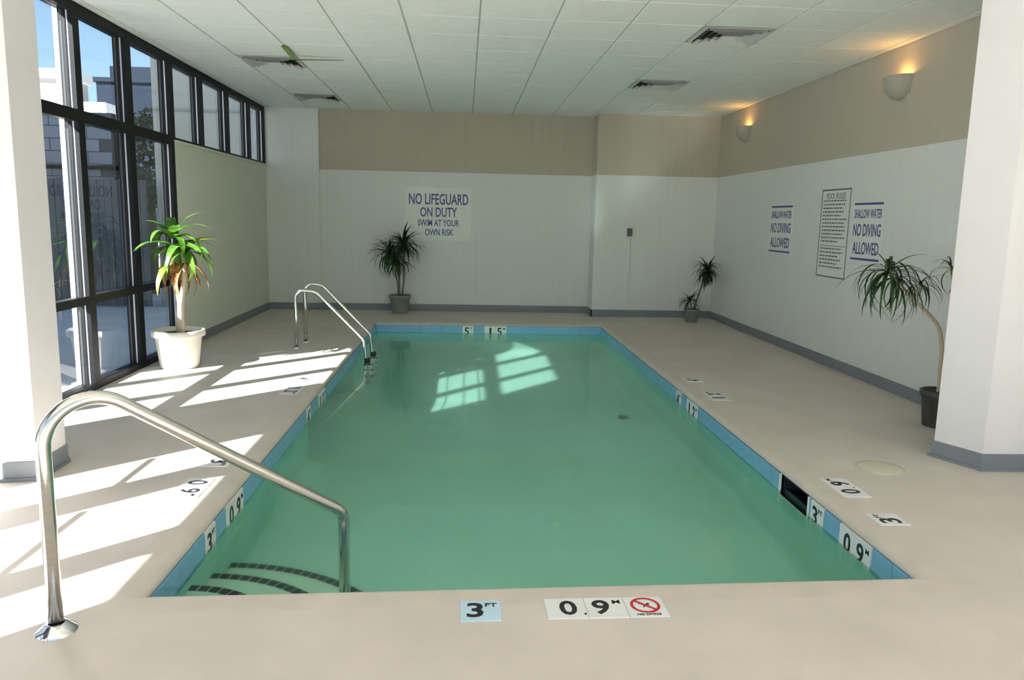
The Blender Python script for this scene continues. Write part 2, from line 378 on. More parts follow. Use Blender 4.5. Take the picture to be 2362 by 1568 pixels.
g = MB().box((XL, YF, ZC), (XR, GY[0]-.005, ZC+.018)).done('ceiling_board', 'ceil', ceil)
VL = {0: 'square louvred vent on the right side of the ceiling, nearest the camera', 1: 'square louvred ceiling vent on the right, towards the sunlit back wall',
      2: 'square louvred ceiling vent on the left beside the green strip', 3: 'square louvred ceiling vent far left near the back wall'}
for v, (x, y, sx, sy) in vent_cells.items():
    t = empty('ceiling_vent', (x, y, ZC), VL[v], 'vent', 'ceiling vents')
    hx, hy_ = sx/2-.006, sy/2-.006
    b = MB(); b.quad((-hx, -hy_, .016), (hx, -hy_, .016), (hx, hy_, .016), (-hx, hy_, .016)); b.done('duct_opening', 'ventdark', t)
    def fr(o0, z0, o1, z1, nm, ma):
        b = MB()
        for th in (0, .004):
            A = [(-hx+o0, -hy_+o0, z0+th), (hx-o0, -hy_+o0, z0+th), (hx-o0, hy_-o0, z0+th), (-hx+o0, hy_-o0, z0+th)]
            B = [(-hx+o1, -hy_+o1, z1+th), (hx-o1, -hy_+o1, z1+th), (hx-o1, hy_-o1, z1+th), (-hx+o1, hy_-o1, z1+th)]
            for k in range(4): b.quad(A[k], A[(k+1) % 4], B[(k+1) % 4], B[k])
        b.done(nm, ma, t)
    fr(0, 0, .04, -.004, 'frame', 'vent')
    for k in range(4): fr(.04+.055*k, -.022, .075+.055*k, .012, 'louvre', 'vent')

# ------------------------------------------------------------------ walls
wb = MB()
def wq(x0, x1, y, z0, z1, mi): wb.quad((x0, y, z0), (x1, y, z0), (x1, y, z1), (x0, y, z1), mi=mi)
wq(-2.19, 1.945, YB, 0, ZB, 0); wq(-2.19, 1.945, YB, ZB, ZC+.02, 1)
wb.box((XL-.1, YB-.025, 0), (-2.19, YB+.1, ZC+.02), 0)
wb.quad((1.945, YB, 0), (1.945, YR, 0), (1.945, YR, ZB), (1.945, YB, ZB), mi=0); wb.quad((1.945, YB, ZB), (1.945, YR, ZB), (1.945, YR, ZC+.02), (1.945, YB, ZC+.02), mi=1)
wq(1.945, XR, YR, 0, ZB, 0); wq(1.945, XR, YR, ZB, ZC+.02, 1)
wb.quad((XL-.2, YB+.12, 0), (XR+.2, YB+.12, 0), (XR+.2, YB+.12, ZC+.1), (XL-.2, YB+.12, ZC+.1))
struct(wb.done('wall_back', ['wall', 'tan'], recalc=False), 'white back wall with tan band along the top')
wr = MB()
wr.quad((XR, YR, 0), (XR, YF, 0), (XR, YF, ZB), (XR, YR, ZB), mi=0); wr.quad((XR, YR, ZB), (XR, YF, ZB), (XR, YF, ZC+.02), (XR, YR, ZC+.02), mi=1)
wr.quad((XR+.12, YB+.1, 0), (XR+.12, YF, 0), (XR+.12, YF, ZC+.1), (XR+.12, YB+.1, ZC+.1))
struct(wr.done('wall_right', ['wall', 'tan'], recalc=False), 'white right wall with tan band along the top')
wl = MB().box((XL-.14, 8.285, 0), (XL, YB+.02, 2.165)).box((XL-.03, 8.285, 2.145), (XL+.025, YB-.02, 2.168))
struct(wl.done('wall_left', 'panel'), 'plain greenish wall panel below the high windows')
# pier and wall pieces of the window wall near the camera
struct(MB().box((XL-.14, -.35, 0), (XL, .97, ZC+.02)).done('wall_left_pier', 'column'))
struct(MB().box((-3.2, YF-.1, 2.93), (XR+.2, YF, ZC+.1)).box((-3.2, YF-.1, 0), (XL, YF, 3)).box((XR, YF-.1, 0), (XR+.2, YF, 3)).done('wall_front', 'wall'))
colL = [(-2.28, 4.13), (-2.28, 4.43), (-2.40, 4.60), (-2.95, 4.73), (-3.11, 4.73), (-3.11, 4.10), (-2.45, 4.10)]
colR = [(3.01, 4.58), (3.136, 4.296), (3.86, 4.28), (3.86, 4.64)]
struct(MB().prism(colL, 0, ZC+.02).done('column', 'column'), 'white painted column at the left beside the window wall')
struct(MB().prism(colR, 0, ZC+.02).done('column', 'column'), 'white painted column at the right edge')
def off(poly, d):
    c = Vector((sum(p[0] for p in poly)/len(poly), sum(p[1] for p in poly)/len(poly)))
    outp = []
    for i in range(len(poly)):
        a, b, c2 = Vector(poly[i-1]), Vector(poly[i]), Vector(poly[(i+1) % len(poly)])
        n1 = Vector(((b-a).y, -(b-a).x)).normalized(); n2 = Vector(((c2-b).y, -(c2-b).x)).normalized()
        if n1.dot(b-c) < 0: n1 = -n1
        if n2.dot(b-c) < 0: n2 = -n2
        m_ = (n1+n2).normalized(); outp.append(tuple(b+m_*d/max(.4, m_.dot(n1))))
    return outp
def skirting(name, poly_or_seg, lab): ...
for nm, poly, lab in (('baseboard_left_column', colL, 'grey baseboard around the left column'), ('baseboard_right_column', colR, 'grey baseboard around the right column')):
    struct(MB().prism(off(poly, .009), .0, .105).prism(off(poly, .02), .0, .018).done(nm, 'base'), lab)
def bb(name, segs, lab):
    b = MB()
    for x0, y0, x1, y1 in segs:
        b.box((x0, y0, 0), (x1, y1, .105))
    struct(b.done(name, 'base'), lab)
bb('baseboard_back', [(XL, YB-.035, -2.19, YB-.02), (-2.19, YB-.012, 1.945, YB+.002), (1.932, YR-.012, 1.947, YB), (1.932, YR-.012, XR, YR+.002)], 'grey baseboard along the back wall')
bb('baseboard_right', [(XR-.012, YF, XR+.002, YR), (XR-.024, YF, XR, YR)][:1], 'grey baseboard along the right wall')
bb('baseboard_left', [(XL-.002, 8.29, XL+.012, YB-.03)], 'grey baseboard below the left wall panel')
# ------------------------------------------------------------------ window wall
def window(name, y0, y1, z0, z1, mulls, trans, lab, bars=(), gl='glass'):
    t = struct(empty(name, (XL, (y0+y1)/2, z0), lab, None)); oy, oz = (y0+y1)/2, z0
    def member(nm, ya, yb, za, zb):
        b = MB(); b.box((-.035, ya-oy, za-oz), (0, yb-oy, zb-oz)); p = b.done(nm, 'black', t)
        vert = (zb-za) > (yb-ya)
        iy, iz = (.014, 0) if vert else (0, .014)
        MB().box((-.055, ya+iy-oy, za+iz-oz), (-.035, yb-iy-oy, zb-iz-oz)).done('metal_bead', 'alu', p); MB().box((-.11, ya+iy/2-oy, za+iz/2-oz), (-.055, yb-iy/2-oy, zb-iz/2-oz)).done('outer_cap', 'black', p)
    for yc, wd in mulls: member('mullion', yc-wd, yc+wd, z0, z1)
    ys = [y for y, _ in mulls]; ws = [wd for _, wd in mulls]; zs = [z0]+[q for z in trans for q in (z[0], z[1])]+[z1]
    cells_z = list(zip([z0]+[z[1] for z in trans], [z[0] for z in trans]+[z1]))
    cells_z = [c for c in cells_z if c[1]-c[0] > .02]
    for i in range(len(ys)-1):
        a, b_ = ys[i]+ws[i], ys[i+1]-ws[i+1]
        for za, zb in trans: member('transom', a, b_, za, zb)
        for za, zb in cells_z:
            MB().box((-.074, a-oy, za-oz), (-.068, b_-oy, zb-oz)).done('pane', gl, t)
        for zc, rr in bars: MB().tube([(.05, a-oy-.02, zc-oz), (.05, b_-oy+.02, zc-oz)], rr, 10).done('push_bar', 'black', t)
    return t
TR = [(0, .055), (.70, .765), (2.115, 2.205), (2.925, 2.997)]
window('window_1', 4.74, 8.285, 0, 2.997, [(4.77, .03), (5.48, .045), (6.345, .05), (7.265, .055), (8.245, .04)], TR, 'full-height black framed window wall on the left')
window('window_2', 8.285, YB, 2.168, 2.997, [(8.30, .015), (9.17, .05), (10.15, .05), (11.13, .05), (11.925, .04)], [(2.168, 2.195), (2.925, 2.997)], 'strip of high black framed windows above the left wall panel')
window('window_3', .97, 4.12, 0, 2.997, [(1.0, .03), (1.64, .10), (2.68, .13), (3.42, .04), (4.08, .04)], [(0, .055), (2.115, 2.205), (2.925, 2.997)], 'black framed glass doors beside the camera', gl='clearglass', bars=[(.98, .018)])
window('added_side_window', YF, -.35, 0, 2.997, [(-2.17, .03), (-1.25, .045), (-.38, .03)], TR, 'black framed side windows added behind the camera to light the near end', gl='clearglass')  # unseen glazing added so daylight brightens the near deck
wf = window('added_front_window', XL, XR, 0, 2.93, [(XL+.05, .05), (-1.6, .045), (-.3, .045), (1.0, .045), (2.4, .045), (XR-.05, .05)], [(0, .055), (2.115, 2.205), (2.88, 2.93)], 'black framed front windows added behind the camera to light the near end', gl='clearglass')
wf.location = ((XL+XR)/2, YF, 0); wf.rotation_euler = (0, 0, PI/2)  # unseen front glazing added to brighten the near end of the room

# ------------------------------------------------------------------ outside
aw = MB(); pa = [(XL-.14, 2.97), (XL-1.30, 2.75), (XL-1.30, 2.62), (XL-1.26, 2.62), (XL-1.26, 2.71), (XL-.14, 2.91)]  # unseen slab added to keep high sun off the near pool floor
va = [[aw.bm.verts.new((x, y, z)) for x, z in pa] for y in (-1.3, 3.4)]
for k in range(6): aw.bm.faces.new((va[0][k], va[0][(k+1) % 6], va[1][(k+1) % 6], va[1][k]))
aw.bm.faces.new(va[0][::-1]); aw.bm.faces.new(va[1]); struct(aw.done('sunshade', 'black'), 'dark awning added outside over the glass doors to cut the sun')
struct(MB().box((-80, -60, -.35), (-3.14, 120, -.06)).done('ground_outside', 'concrete'), 'concrete paving outside the windows')
t = empty('fence', (-6.9, 12.3, -.06), 'dark board fence outside the left windows', 'fence')
for k in range(38): MB().box((-1.95+k*.105, -.012+.004*(k % 2), .03), (-1.95+k*.105+.098, .012, 1.96+.012*((k*7) % 3))).done('slat', 'fence', t)
MB().box((-2, .012, .4), (2.04, .05, .5)).box((-2, .012, 1.6), (2.04, .05, 1.7)).done('rail', 'fence', t)
t = empty('block_wall', (-7.6, 13.6, -.06), 'grey concrete block wall with dark pipe behind the fence', 'wall')
MB().box((-2.5, .01, 0), (1.7, .2, 3.1)).done('mortar_core', 'mortar', t)
bl = None
for r in range(15):
    for k in range(11):
        x = -2.5+k*.4+(.2 if r % 2 else 0)
        if x+.39 > 1.75: continue
        if bl is None: bl = MB().box((0, 0, 0), (.388, .02, .193), bev=.004).done('block', 'block', t); o = bl
        else: o = inst(bl, 'block', t)
        o.location = (x, -.005, r*.205+.01)
MB().tube([(-2.5, -.08, 2.2), (1.9, -.08, 2.2)], .035, 8).done('pipe', 'black', t)
def building(name, x0, x1, y0, y1, z1, ma, lab, wins=(), cornice=None, arch=None, extra=()):
    t = empty(name, ((x0+x1)/2, y0, -.06), lab, 'building'); cx = (x0+x1)/2
    MB().box((x0-cx, 0, 0), (x1-cx, y1-y0, z1)).done('wall', ma, t)
    if cornice:
        b = MB(); b.box((x0-cx-.2, -.2, z1-.02), (x1-cx+.2, y1-y0, z1+.3)); b.done('cornice', cornice, t)
    for xa, xb, za, zb in wins:
        p = MB().box((xa-cx, -.05, za), (xb-cx, .05, zb)).done('window', 'bwhite', t); MB().box((xa-cx+.1, -.07, za+.1), (xb-cx-.1, -.03, zb-.1)).done('pane', 'bglass', p)
    if arch:
        xa, r, za = arch; ac = MB(); pl = [(-r, 0)]+[(r*math.cos(PI-PI*k/12), r*.9+r*math.sin(PI*k/12)) for k in range(13)]+[(r, 0)]
        ac.bm.faces.new([ac.bm.verts.new((xa-cx+px_, -.06, za+pz)) for px_, pz in pl]); p = ac.done('arch_opening', 'bgrey', t)
    for e in extra: MB().box((e[0]-cx, e[1], e[2]), (e[3]-cx, e[4], e[5])).done(e[6], e[7], t)
    return t
building('white_building', -17.4, -14.45, 30, 31.5, 6.2, 'bgrey', 'pale building with round arch under white cornice at the far left', cornice='bwhite', arch=(-15.05, .33, 4.9))
building('white_building', -12.75, -11.85, 27, 28.2, 5.0, 'bwhite', 'low white building in full sun below the dark tower', wins=[(-12.2, -11.95, 3.0, 4.1)])
building('dark_tower', -17.95, -12.6, 40, 42, 7.8, 'btower_shaded', 'blue-grey stepped tower with shade put into its dark colour, seen through the tall windows', extra=[(-17.4, .3, 7.8, -12.7, 5, 8.45, 'roof_block', 'btower_shaded'), (-18.1, -.15, 7.65, -12.5, 5, 7.85, 'parapet', 'btower_shaded')])
building('side_wing', -4.87, -2.9, 12.7, 16, 6.5, 'wing', 'beige rendered wing of the hotel just outside the high windows', extra=[(-4.86, -.03, 3.05, -2.9, .02, 3.09, 'joint', 'bgrey')])
struct(MB().box((-14.2, -2.14, -.06), (-12.2, 8.6, 14)).done('sun_blocker', 'bwhite'))  # unseen tower added to shade the far bays of the window wall
t = empty('post', (-3.27, 6.75, -.06), 'pale square post standing just outside the tall windows', 'post')
MB().box((-.05, -.05, 0), (.05, .05, 3.4), bev=.006).done('shaft', 'bwhite', t); MB().box((-.08, -.08, 0), (.08, .08, .03)).done('foot_plate', 'bwhite', t)
# dark tree beyond the fence
t = empty('tree', (-5.75, 14.6, -.06), 'dark bushy tree behind the fence below the tower', 'tree')
MB().tube([(0, 0, 0), (.05, 0, 1.2), (0, .1, 2.2)], [.12, .09, .05], 8).done('trunk', 'barkdark', t)
b = MB(); rr = random.Random(3)
for k in range(1500):
    th, ph = rr.uniform(0, 2*PI), math.acos(rr.uniform(-1, 1)); q = rr.uniform(.55, 1.0)
    p = Vector((.75*math.sin(ph)*math.cos(th), .7*math.sin(ph)*math.sin(th), .95*math.cos(ph)))*q+Vector((0, 0, 2.35))
    a = Vector((rr.uniform(-1, 1), rr.uniform(-1, 1), rr.uniform(-1, 1))).normalized(); c2 = a.orthogonal().normalized()
    b.quad(p-a*.07, p+c2*.035, p+a*.07, p-c2*.035)
tag(b.done('foliage', 'hedge', t, recalc=False), kind='stuff')

# ------------------------------------------------------------------ foreground hand rail
def arc(p0, p1, p2, r, n=8):
    p0, p1, p2 = Vector(p0), Vector(p1), Vector(p2); a = (p0-p1).normalized(); b = (p2-p1).normalized()
    ang = a.angle(b); L = r/math.tan(ang/2); c = p1+(a+b).normalized()*(r/math.sin(ang/2)); s, e = p1+a*L-c, p1+b*L-c
    tot = s.angle(e)
    return [c+(s*math.sin((1-k/n)*tot)+e*math.sin(k/n*tot))/math.sin(tot) for k in range(n+1)]
F0 = Vector((-1.398, 2.571, 0)); dv = Vector((.892, .628, 0)); dv.normalize()
def rp_(s, z): return F0+dv*s+Vector((0, 0, z))
A, B, C, D = rp_(0, 0), rp_(0, .93), rp_(1.09, .155+.05), rp_(1.09, -.70)
slope = (rp_(.27, .762)-rp_(.92, .302))
B = rp_(0, .762+.27*slope.z/-((rp_(.27, 0)-rp_(.92, 0)).length)*-1) if False else rp_(0, .762+.27*(.762-.302)/.65)
C = rp_(1.09, .302-.17*(.762-.302)/.65)
pts = [A]+arc(A, B, C, .155, 14)+arc(B, C, D, .085, 10)+[D]
hr = empty('handrail', F0, 'large bent stainless handrail rising from the deck at the near left corner', 'handrail')
def rel(ps, o): return [Vector(p)-Vector(o) for p in ps]
MB().tube(rel(pts, F0), .0245, 20).done('rail', 'steel', hr)
MB().lathe([(.026, .03), (.036, .028), (.05, .014), (.066, .006), (.068, 0)], 32).done('flange', 'flange', hr)

# ------------------------------------------------------------------ pool ladder
lad = empty('pool_ladder', (-1.82, 8.55, 0), 'stainless pool ladder with two bent rails at the left side of the pool', 'ladder')
LO = Vector((-1.82, 8.55, 0))
for (y, xb, top, xs) in ((8.40, -1.815, .61, 0), (8.80, -1.795, .645, .02)):
    a = Vector((xb, y, 0)); b0 = Vector((xb, y, top+.08)); c0 = Vector((-1.085+xs, y, .10)); d0 = Vector((-1.05+xs, y, -.35)); e0 = Vector((-1.05+xs, y, -1.2))
    b0 = Vector((xb+.08, y, top+.10))
    m1 = Vector((xb, y, top-.06)); 
    p = [a]+arc(a, Vector((xb, y, top+.035)), Vector((-1.60, y, top+.015)), .085, 8)+arc(Vector((xb, y, top+.035)), Vector((-1.60, y, top+.015)), c0, .14, 8)+arc(Vector((-1.60, y, top+.015)), c0, d0, .10, 8)+[d0, e0]
    MB().tube(rel(p, LO), .0195, 14).done('rail', 'steel', lad)
    MB().lathe([(.021, .02), (.03, .018), (.045, .004), (.046, 0)], 20, c=(xb+1.82, y-8.55, 0)).done('flange', 'flange', lad)
    MB().tube(rel([(-1.055+xs, y, -.20), (-1.052+xs, y, -.10)], LO), .032, 12).done('rubber_collar', 'ink', lad)
for z in (-.30, -.58, -.86):
    tr_ = MB().box((-1.085+1.82, -.15, z-.02), (-.99+1.82, .25, z+.02), bev=.008).done('tread', 'plastic', lad)
    for y_ in (-.165, .22): MB().box((-1.09+1.82, y_, z-.025), (-.985+1.82, y_+.045, z+.025)).done('end_cap', 'ink', tr_)

# ------------------------------------------------------------------ depth markers
def marker(label, origin, right, up, tiles, lines, group='pool depth markers', th=.004, name='depth_marker'):
    """tiles: (x0, material); lines as in text_mesh; frame origin is the lower left corner"""
    Mx = frame_matrix(origin, right, up)
    t = bpy.data.objects.new(name, None); COL.objects.link(t); t.matrix_world = Mx; t.empty_display_size = .05; tag(t, label, 'marker', group)
    for x0, ma in tiles: MB().box((x0+.001, .001, -.006), (x0+TS-.001, TS-.001, th), bev=.0015).done('tile', ma, t)
    me = text_mesh(lines, 'numerals', 'ink', .02, .0012)
    o = meshobj('numerals', me, t, (0, 0, th)); return t
def n3(x=0, d='3', u='FT', s=1.): return [(d, x+.055, .078, .062, .105), (u, x+.115, .115, .045, .026)]
def n9(x=0, a='0', b='9'): return [(a, x+.085, .078, .066 if a != '1' else .03, .105), ('.', x+.143, .03, .010, .012), (b, x+TS+.058, .078, .066, .105), ('M', x+TS+.122, .115, .030, .026)]
W2 = [(0, 'whitetile'), (TS, 'whitetile')]
E3 = (.9995, .02, 0); U3 = (-.02, .9995, 0)
def deckmark(lab, o, r, u, tiles, lines): return marker(lab, (*o, .0005), r, u, tiles, lines, th=.003)
deckmark('light blue 3 FT tile set in the deck at the near pool edge', (0, 2.597), (1, 0, 0), (0, 1, 0), [(0, 'skytile')], n3())
deckmark('white 0.9 M tiles set in the deck at the near pool edge', (.322, 2.605), E3, U3, W2, n9())
nd = marker('white no diving tile with red crossed circle at the near pool edge', (.322+.3055, 2.605+.0061, .0005), E3, U3, [(0, 'whitetile')], [('NO DIVING', TS/2, .018, .09, .012)], th=.003, group='deck symbols', name='no_diving_marker')
b = MB()
def annulus(b, cx, cy, r0, r1, z, n=28):
    for k in range(n):
        a, c2 = 2*PI*k/n, 2*PI*(k+1)/n
        b.quad((cx+r0*math.cos(a), cy+r0*math.sin(a), z), (cx+r1*math.cos(a), cy+r1*math.sin(a), z), (cx+r1*math.cos(c2), cy+r1*math.sin(c2), z), (cx+r0*math.cos(c2), cy+r0*math.sin(c2), z))
annulus(b, TS/2, .085, .046, .057, .0046); e = .0335
b.quad((TS/2-e-.004, .085+e-.004, .0046), (TS/2-e+.004, .085+e+.004, .0046), (TS/2+e+.004, .085-e+.004, .0046), (TS/2+e-.004, .085-e-.004, .0046)); b.done('prohibition_ring', 'red', nd)
b = MB()                                          # the little diver
b.quad((TS/2-.026, .098, .0042), (TS/2-.022, .104, .0042), (TS/2+.006, .090, .0042), (TS/2+.003, .083, .0042)); b.quad((TS/2+.003, .083, .0042), (TS/2+.006, .090, .0042), (TS/2+.024, .070, .0042), (TS/2+.020, .066, .0042))
b.quad((TS/2-.012, .070, .0042), (TS/2-.008, .067, .0042), (TS/2+.004, .086, .0042), (TS/2-.002, .088, .0042)); annulus(b, TS/2+.012, .094, 0.0002, .007, .0042, 10); b.done('diver_figure', 'ink', nd)
RR, RU = (0, 1, 0), (-1, 0, 0)                    # right deck: read facing the pool
deckmark('white 3 FT tile on the right deck nearest the camera', (2.205, 3.46), RR, RU, [(0, 'whitetile')], n3())
deckmark('white 0.9 M tiles on the right deck beside the skimmer', (2.215, 3.845), RR, RU, W2, n9())
deckmark('worn white 4 FT tile farther back on the right deck', (2.215, 6.80), RR, RU, [(0, 'whitetile')], n3(d='4'))
deckmark('worn white 1.2 M tiles farther back on the right deck', (2.215, 6.08), RR, RU, W2, n9(a='1', b='2'))
LR, LU = (0, -1, 0), (1, 0, 0)                    # left deck
deckmark('white 3 FT tile on the left deck half hidden by the handrail', (-1.50, 4.50), LR, LU, [(0, 'whitetile')], n3())
deckmark('white 0.9 M tiles on the sunlit left deck beyond the handrail', (-1.50, 4.16), LR, LU, W2, n9())
deckmark('white 4 FT tile on the left deck in the sun towards the ladder', (-1.49, 6.85), LR, LU, [(0, 'whitetile')], n3(d='4'))
deckmark('white 1.2 M tiles on the left deck in the column shadow', (-1.49, 6.50), LR, LU, W2, n9(a='1', b='2'))
ZL = -.04-TS
def wm(lab, o, r, tiles, lines): return marker(lab, o, r, (0, 0, 1), tiles, lines, th=.0075)
wm('white 3 FT tile in the right pool wall beside the skimmer', (PX1, 3.93, ZL), (0, -1, 0), [(0, 'whitetile')], n3())
wm('white 0.9 M tiles in the right pool wall nearest the camera', (PX1, 3.60, ZL), (0, -1, 0), W2, n9())
wm('white 4 FT tile in the right pool wall half way along', (PX1, 6.655, ZL), (0, -1, 0), [(0, 'whitetile')], n3(d='4'))
wm('white 1.2 M tiles in the right pool wall half way along', (PX1, 6.33, ZL), (0, -1, 0), W2, n9(a='1', b='2'))
wm('white 3 FT tile in the left pool wall above the steps', (PX0, 3.50, ZL), (0, 1, 0), [(0, 'whitetile')], n3())
wm('white 0.9 M tiles in the left pool wall below the handrail', (PX0, 3.82, ZL), (0, 1, 0), W2, n9())
wm('white 4 FT tile in the left pool wall half way along', (PX0, 5.85, ZL), (0, 1, 0), [(0, 'whitetile')], n3(d='4'))
wm('white 1.2 M tiles in the left pool wall half way along', (PX0, 6.33, ZL), (0, 1, 0), W2, n9(a='1', b='2'))
wm('white 5 FT tile in the far pool wall', (-.012, PF, ZL), (1, 0, 0), [(0, 'whitetile')], n3(d='5'))
wm('white 1.5 M tiles in the far pool wall', (.29, PF, ZL), (1, 0, 0), W2, n9(a='1', b='5'))

# ------------------------------------------------------------------ signs
def sign(label, origin, right, w_, h_, lines, name='wall_sign', border=None, group=None, ink='navy', bold=.014):
    t = bpy.data.objects.new(name, None); COL.objects.link(t); t.matrix_world = frame_matrix(origin, right, (0, 0, 1)); t.empty_display_size = .1; tag(t, label, 'sign', group)
    MB().box((0, 0, .001), (w_, h_, .007), bev=.001).done('board', 'signwhite', t)
    for ln in lines: meshobj('lettering', text_mesh([ln], 'lettering', ink, bold, .001), t, (0, 0, .007))
    if border:
        for e in border: MB().box((e[0], e[1], .0068), (e[2], e[3], .0082)).done('border', ink, t)
    return t
sign('white sign reading NO LIFEGUARD ON DUTY on the back wall', (-.92, YB-.001, 1.09), (1, 0, 0), 1.02, .80,
     [('NO LIFEGUARD', .52, .625, .90, .165), ('ON DUTY', .52, .43, .56, .145), ('SWIM AT YOUR', .52, .268, .63, .10), ('OWN RISK', .53, .125, .43, .10)])
def rsign(label, y, z0, w_, h_, lines, border, **k): return sign(label, (XR-.001, y, z0), (0, -1, 0), w_, h_, lines, border=border, **k)
def bars(w_, h_): return [(.03, h_-.045, w_-.03, h_-.025), (.03, .025, w_-.03, .045)]
def ndl(w_, h_): return [('SHALLOW WATER', w_/2, h_*.785, w_*.86, h_*.145), ('NO DIVING', w_/2, h_*.525, w_*.86, h_*.20), ('ALLOWED', w_/2, h_*.235, w_*.82, h_*.20)]
rsign('blue lettered NO DIVING ALLOWED sign left of the pool rules board', 9.43, 1.09, .68, .60, ndl(.68, .60), bars(.68, .60))
rsign('blue lettered NO DIVING ALLOWED sign right of the pool rules board', 7.38, 1.10, .58, .59, ndl(.58, .59), bars(.58, .59))
rl = [('POOL RULES', .31, .83, .40, .06)]
rb = rsign('tall white pool rules board between the two no diving signs', 8.06, .915, .62, .90, rl, [(.0, .885, .62, .9), (0, 0, .62, .012), (0, 0, .012, .9), (.608, 0, .62, .9), (.04, .32, .58, .326)], ink='greystrip', bold=.0)
rt = random.Random(4)
for k in range(19):                               # fine print far too small to read: rows of word-length strokes
    z = .775-k*.0375
    if abs(z-.323) < .02: continue
    b = MB(); x = .05; end = .57-rt.uniform(0, .16)
    while x < end:
        wd = rt.uniform(.02, .06); b.box((x, z, .0068), (min(x+wd, end), z+.014, .0078)); x += wd+.014
    tag(b.done('text_row', 'greystrip', rb), kind='stuff')

# ------------------------------------------------------------------ small fixtures
t = empty('switch_box', (2.475, YR, 1.22), 'small grey electrical box with white conduit on the back wall', 'switch')
MB().box((-.035, -.035, 0), (.035, 0, .12), bev=.005).done('box', 'greystrip', t)
MB().box((-.02, -.018, -1.11), (.02, 0, 0)).done('conduit', 'wall', t)
t = empty('outlet_box', (-2.28, 4.15, .02), 'small white outlet box low on the left column behind the handrail', 'outlet')
MB().box((0, -.03, 0), (.03, .04, .12), bev=.004).done('box', 'plastic', t); MB().box((.03, -.02, .02), (.034, .03, .10)).done('cover', 'plastic', t)
t = empty('skimmer_lid', (2.53, 4.34, 0), 'round pale lid set flush in the right deck before the column', 'lid')
MB().lathe([(.125, 0), (.125, .003), (.118, .005), (0, .005)], 32).done('cover', 'lid', t); MB().lathe([(.128, .001), (.14, .003), (.14, 0)], 32).done('rim', 'coping', t)
b = MB(); P = [Vector((-1.70, 7.62, 2.985)), Vector((-1.70, 8.06, 2.95)), Vector((-1.23, 8.14, 2.975))]
for p, q, wd0, wd1 in ((P[0], P[1], .028, .02), (P[1], P[2], .02, .008)):
    dirv = (q-p).normalized(); sd = dirv.cross(Vector((0, 0, 1))).normalized()
    for s in (0, .004): b.quad(p-sd*wd0+Vector((0, 0, s)), p+sd*wd0+Vector((0, 0, s)), q+sd*wd1+Vector((0, 0, s)), q-sd*wd1+Vector((0, 0, s)))
tag(b.done('green_strip', 'ribbon'), 'bent green strip hanging from the ceiling beside the left vent', 'strip')

def sconce(y, z, lab):
    t = empty('wall_sconce', (XR, y, z), lab, 'lamp', 'uplight sconces on the right wall')
    b = MB(); n = 24; R, Dp, Hh = .175, .15, .20; rows = 10
    for sh in (0, .008):
        V = []
        for i in range(rows+1):
            th = PI/2*i/rows; V.append([b.bm.verts.new((-(Dp-sh)*math.cos(th)*math.sin(PI*k/n)-.0, (R-sh)*math.cos(th)*math.cos(PI*k/n), -(Hh-sh)*math.sin(th))) for k in range(n+1)])
        for i in range(rows):
            for k in range(n):
                f = b.bm.faces.new((V[i][k], V[i][k+1], V[i+1][k+1], V[i+1][k])); f.smooth = True
    b.done('bowl', 'bowl', t, recalc=False)
    MB().box((-.008, -.15, -.16), (0, .15, -.01)).done('back_plate', 'bowl', t)
    MB().lathe([(0, -.03), (.018, -.02), (.022, 0), (.014, .02), (0, .03)], 12, c=(-.06, -.03, -.06)).done('bulb', 'plastic', t)
    L = bpy.data.lights.new('sconce_light', 'POINT'); L.energy = SCONCE; L.color = (1, .52, .14); L.shadow_soft_size = .02
    o = bpy.data.objects.new('sconce_light', L); COL.objects.link(o); o.parent = t; o.location = (-.05, -.06, -.025)
SCONCE = 1.1
sconce(6.74, 2.735, 'white half-bowl wall sconce with warm uplight, nearest the right column')
sconce(10.47, 2.735, 'white half-bowl wall sconce with warm uplight, by the far right corner')

# ------------------------------------------------------------------ plants
def leaf_mesh(name, L, wd, droop, ma, seg=7, fold=.25, tip=1.6):
    bm = bmesh.new(); rows = []; x = z = 0; a = .0
    for i in range(seg+1):
        t_ = i/seg; wv = wd*.5*min(1, .35+t_*3)*(1-t_**tip)**.75 if i < seg else .0008
        rows.append([bm.verts.new((x, wv, z+fold*wv)), bm.verts.new((x, 0, z)), bm.verts.new((x, -wv, z+fold*wv))])
        a = -droop*(t_**1.1); x += math.cos(a)*L/seg; z += math.sin(a)*L/seg
    for A, B in zip(rows, rows[1:]):
        for k in range(2): f = bm.faces.new((A[k], A[k+1], B[k+1], B[k])); f.smooth = True
    me = bpy.data.meshes.new(name); bm.to_mesh(me); bm.free(); me.materials.append(M[ma]); return me
def pot(t, prof, soil_r, soil_z, ma):
    MB().lathe(prof, 36).done('pot', ma, t); MB().lathe([(soil_r, soil_z), (soil_r*.5, soil_z+.012), (0, soil_z+.015)], 24).done('soil', 'soil', t)
def head(t, c, variants, n_, el, sc, rnd, clear=None, az0=0, lab=None):
    k = 0; tries = 0
    while k < n_ and tries < n_*25:
        tries += 1
        az = az0+k*2.39996+rnd.uniform(-.25, .25); e = rnd.uniform(*el); s = rnd.uniform(*sc)
        if clear and not clear(az, s): az0 += .7; s *= .7
        if clear and not clear(az, s): continue
        o = meshobj('leaf', rnd.choice(variants), t, c, (rnd.uniform(-.25, .25), -e, az), (s, s, s))
        if lab: o['label'] = lab
        k += 1
R1 = random.Random(11)
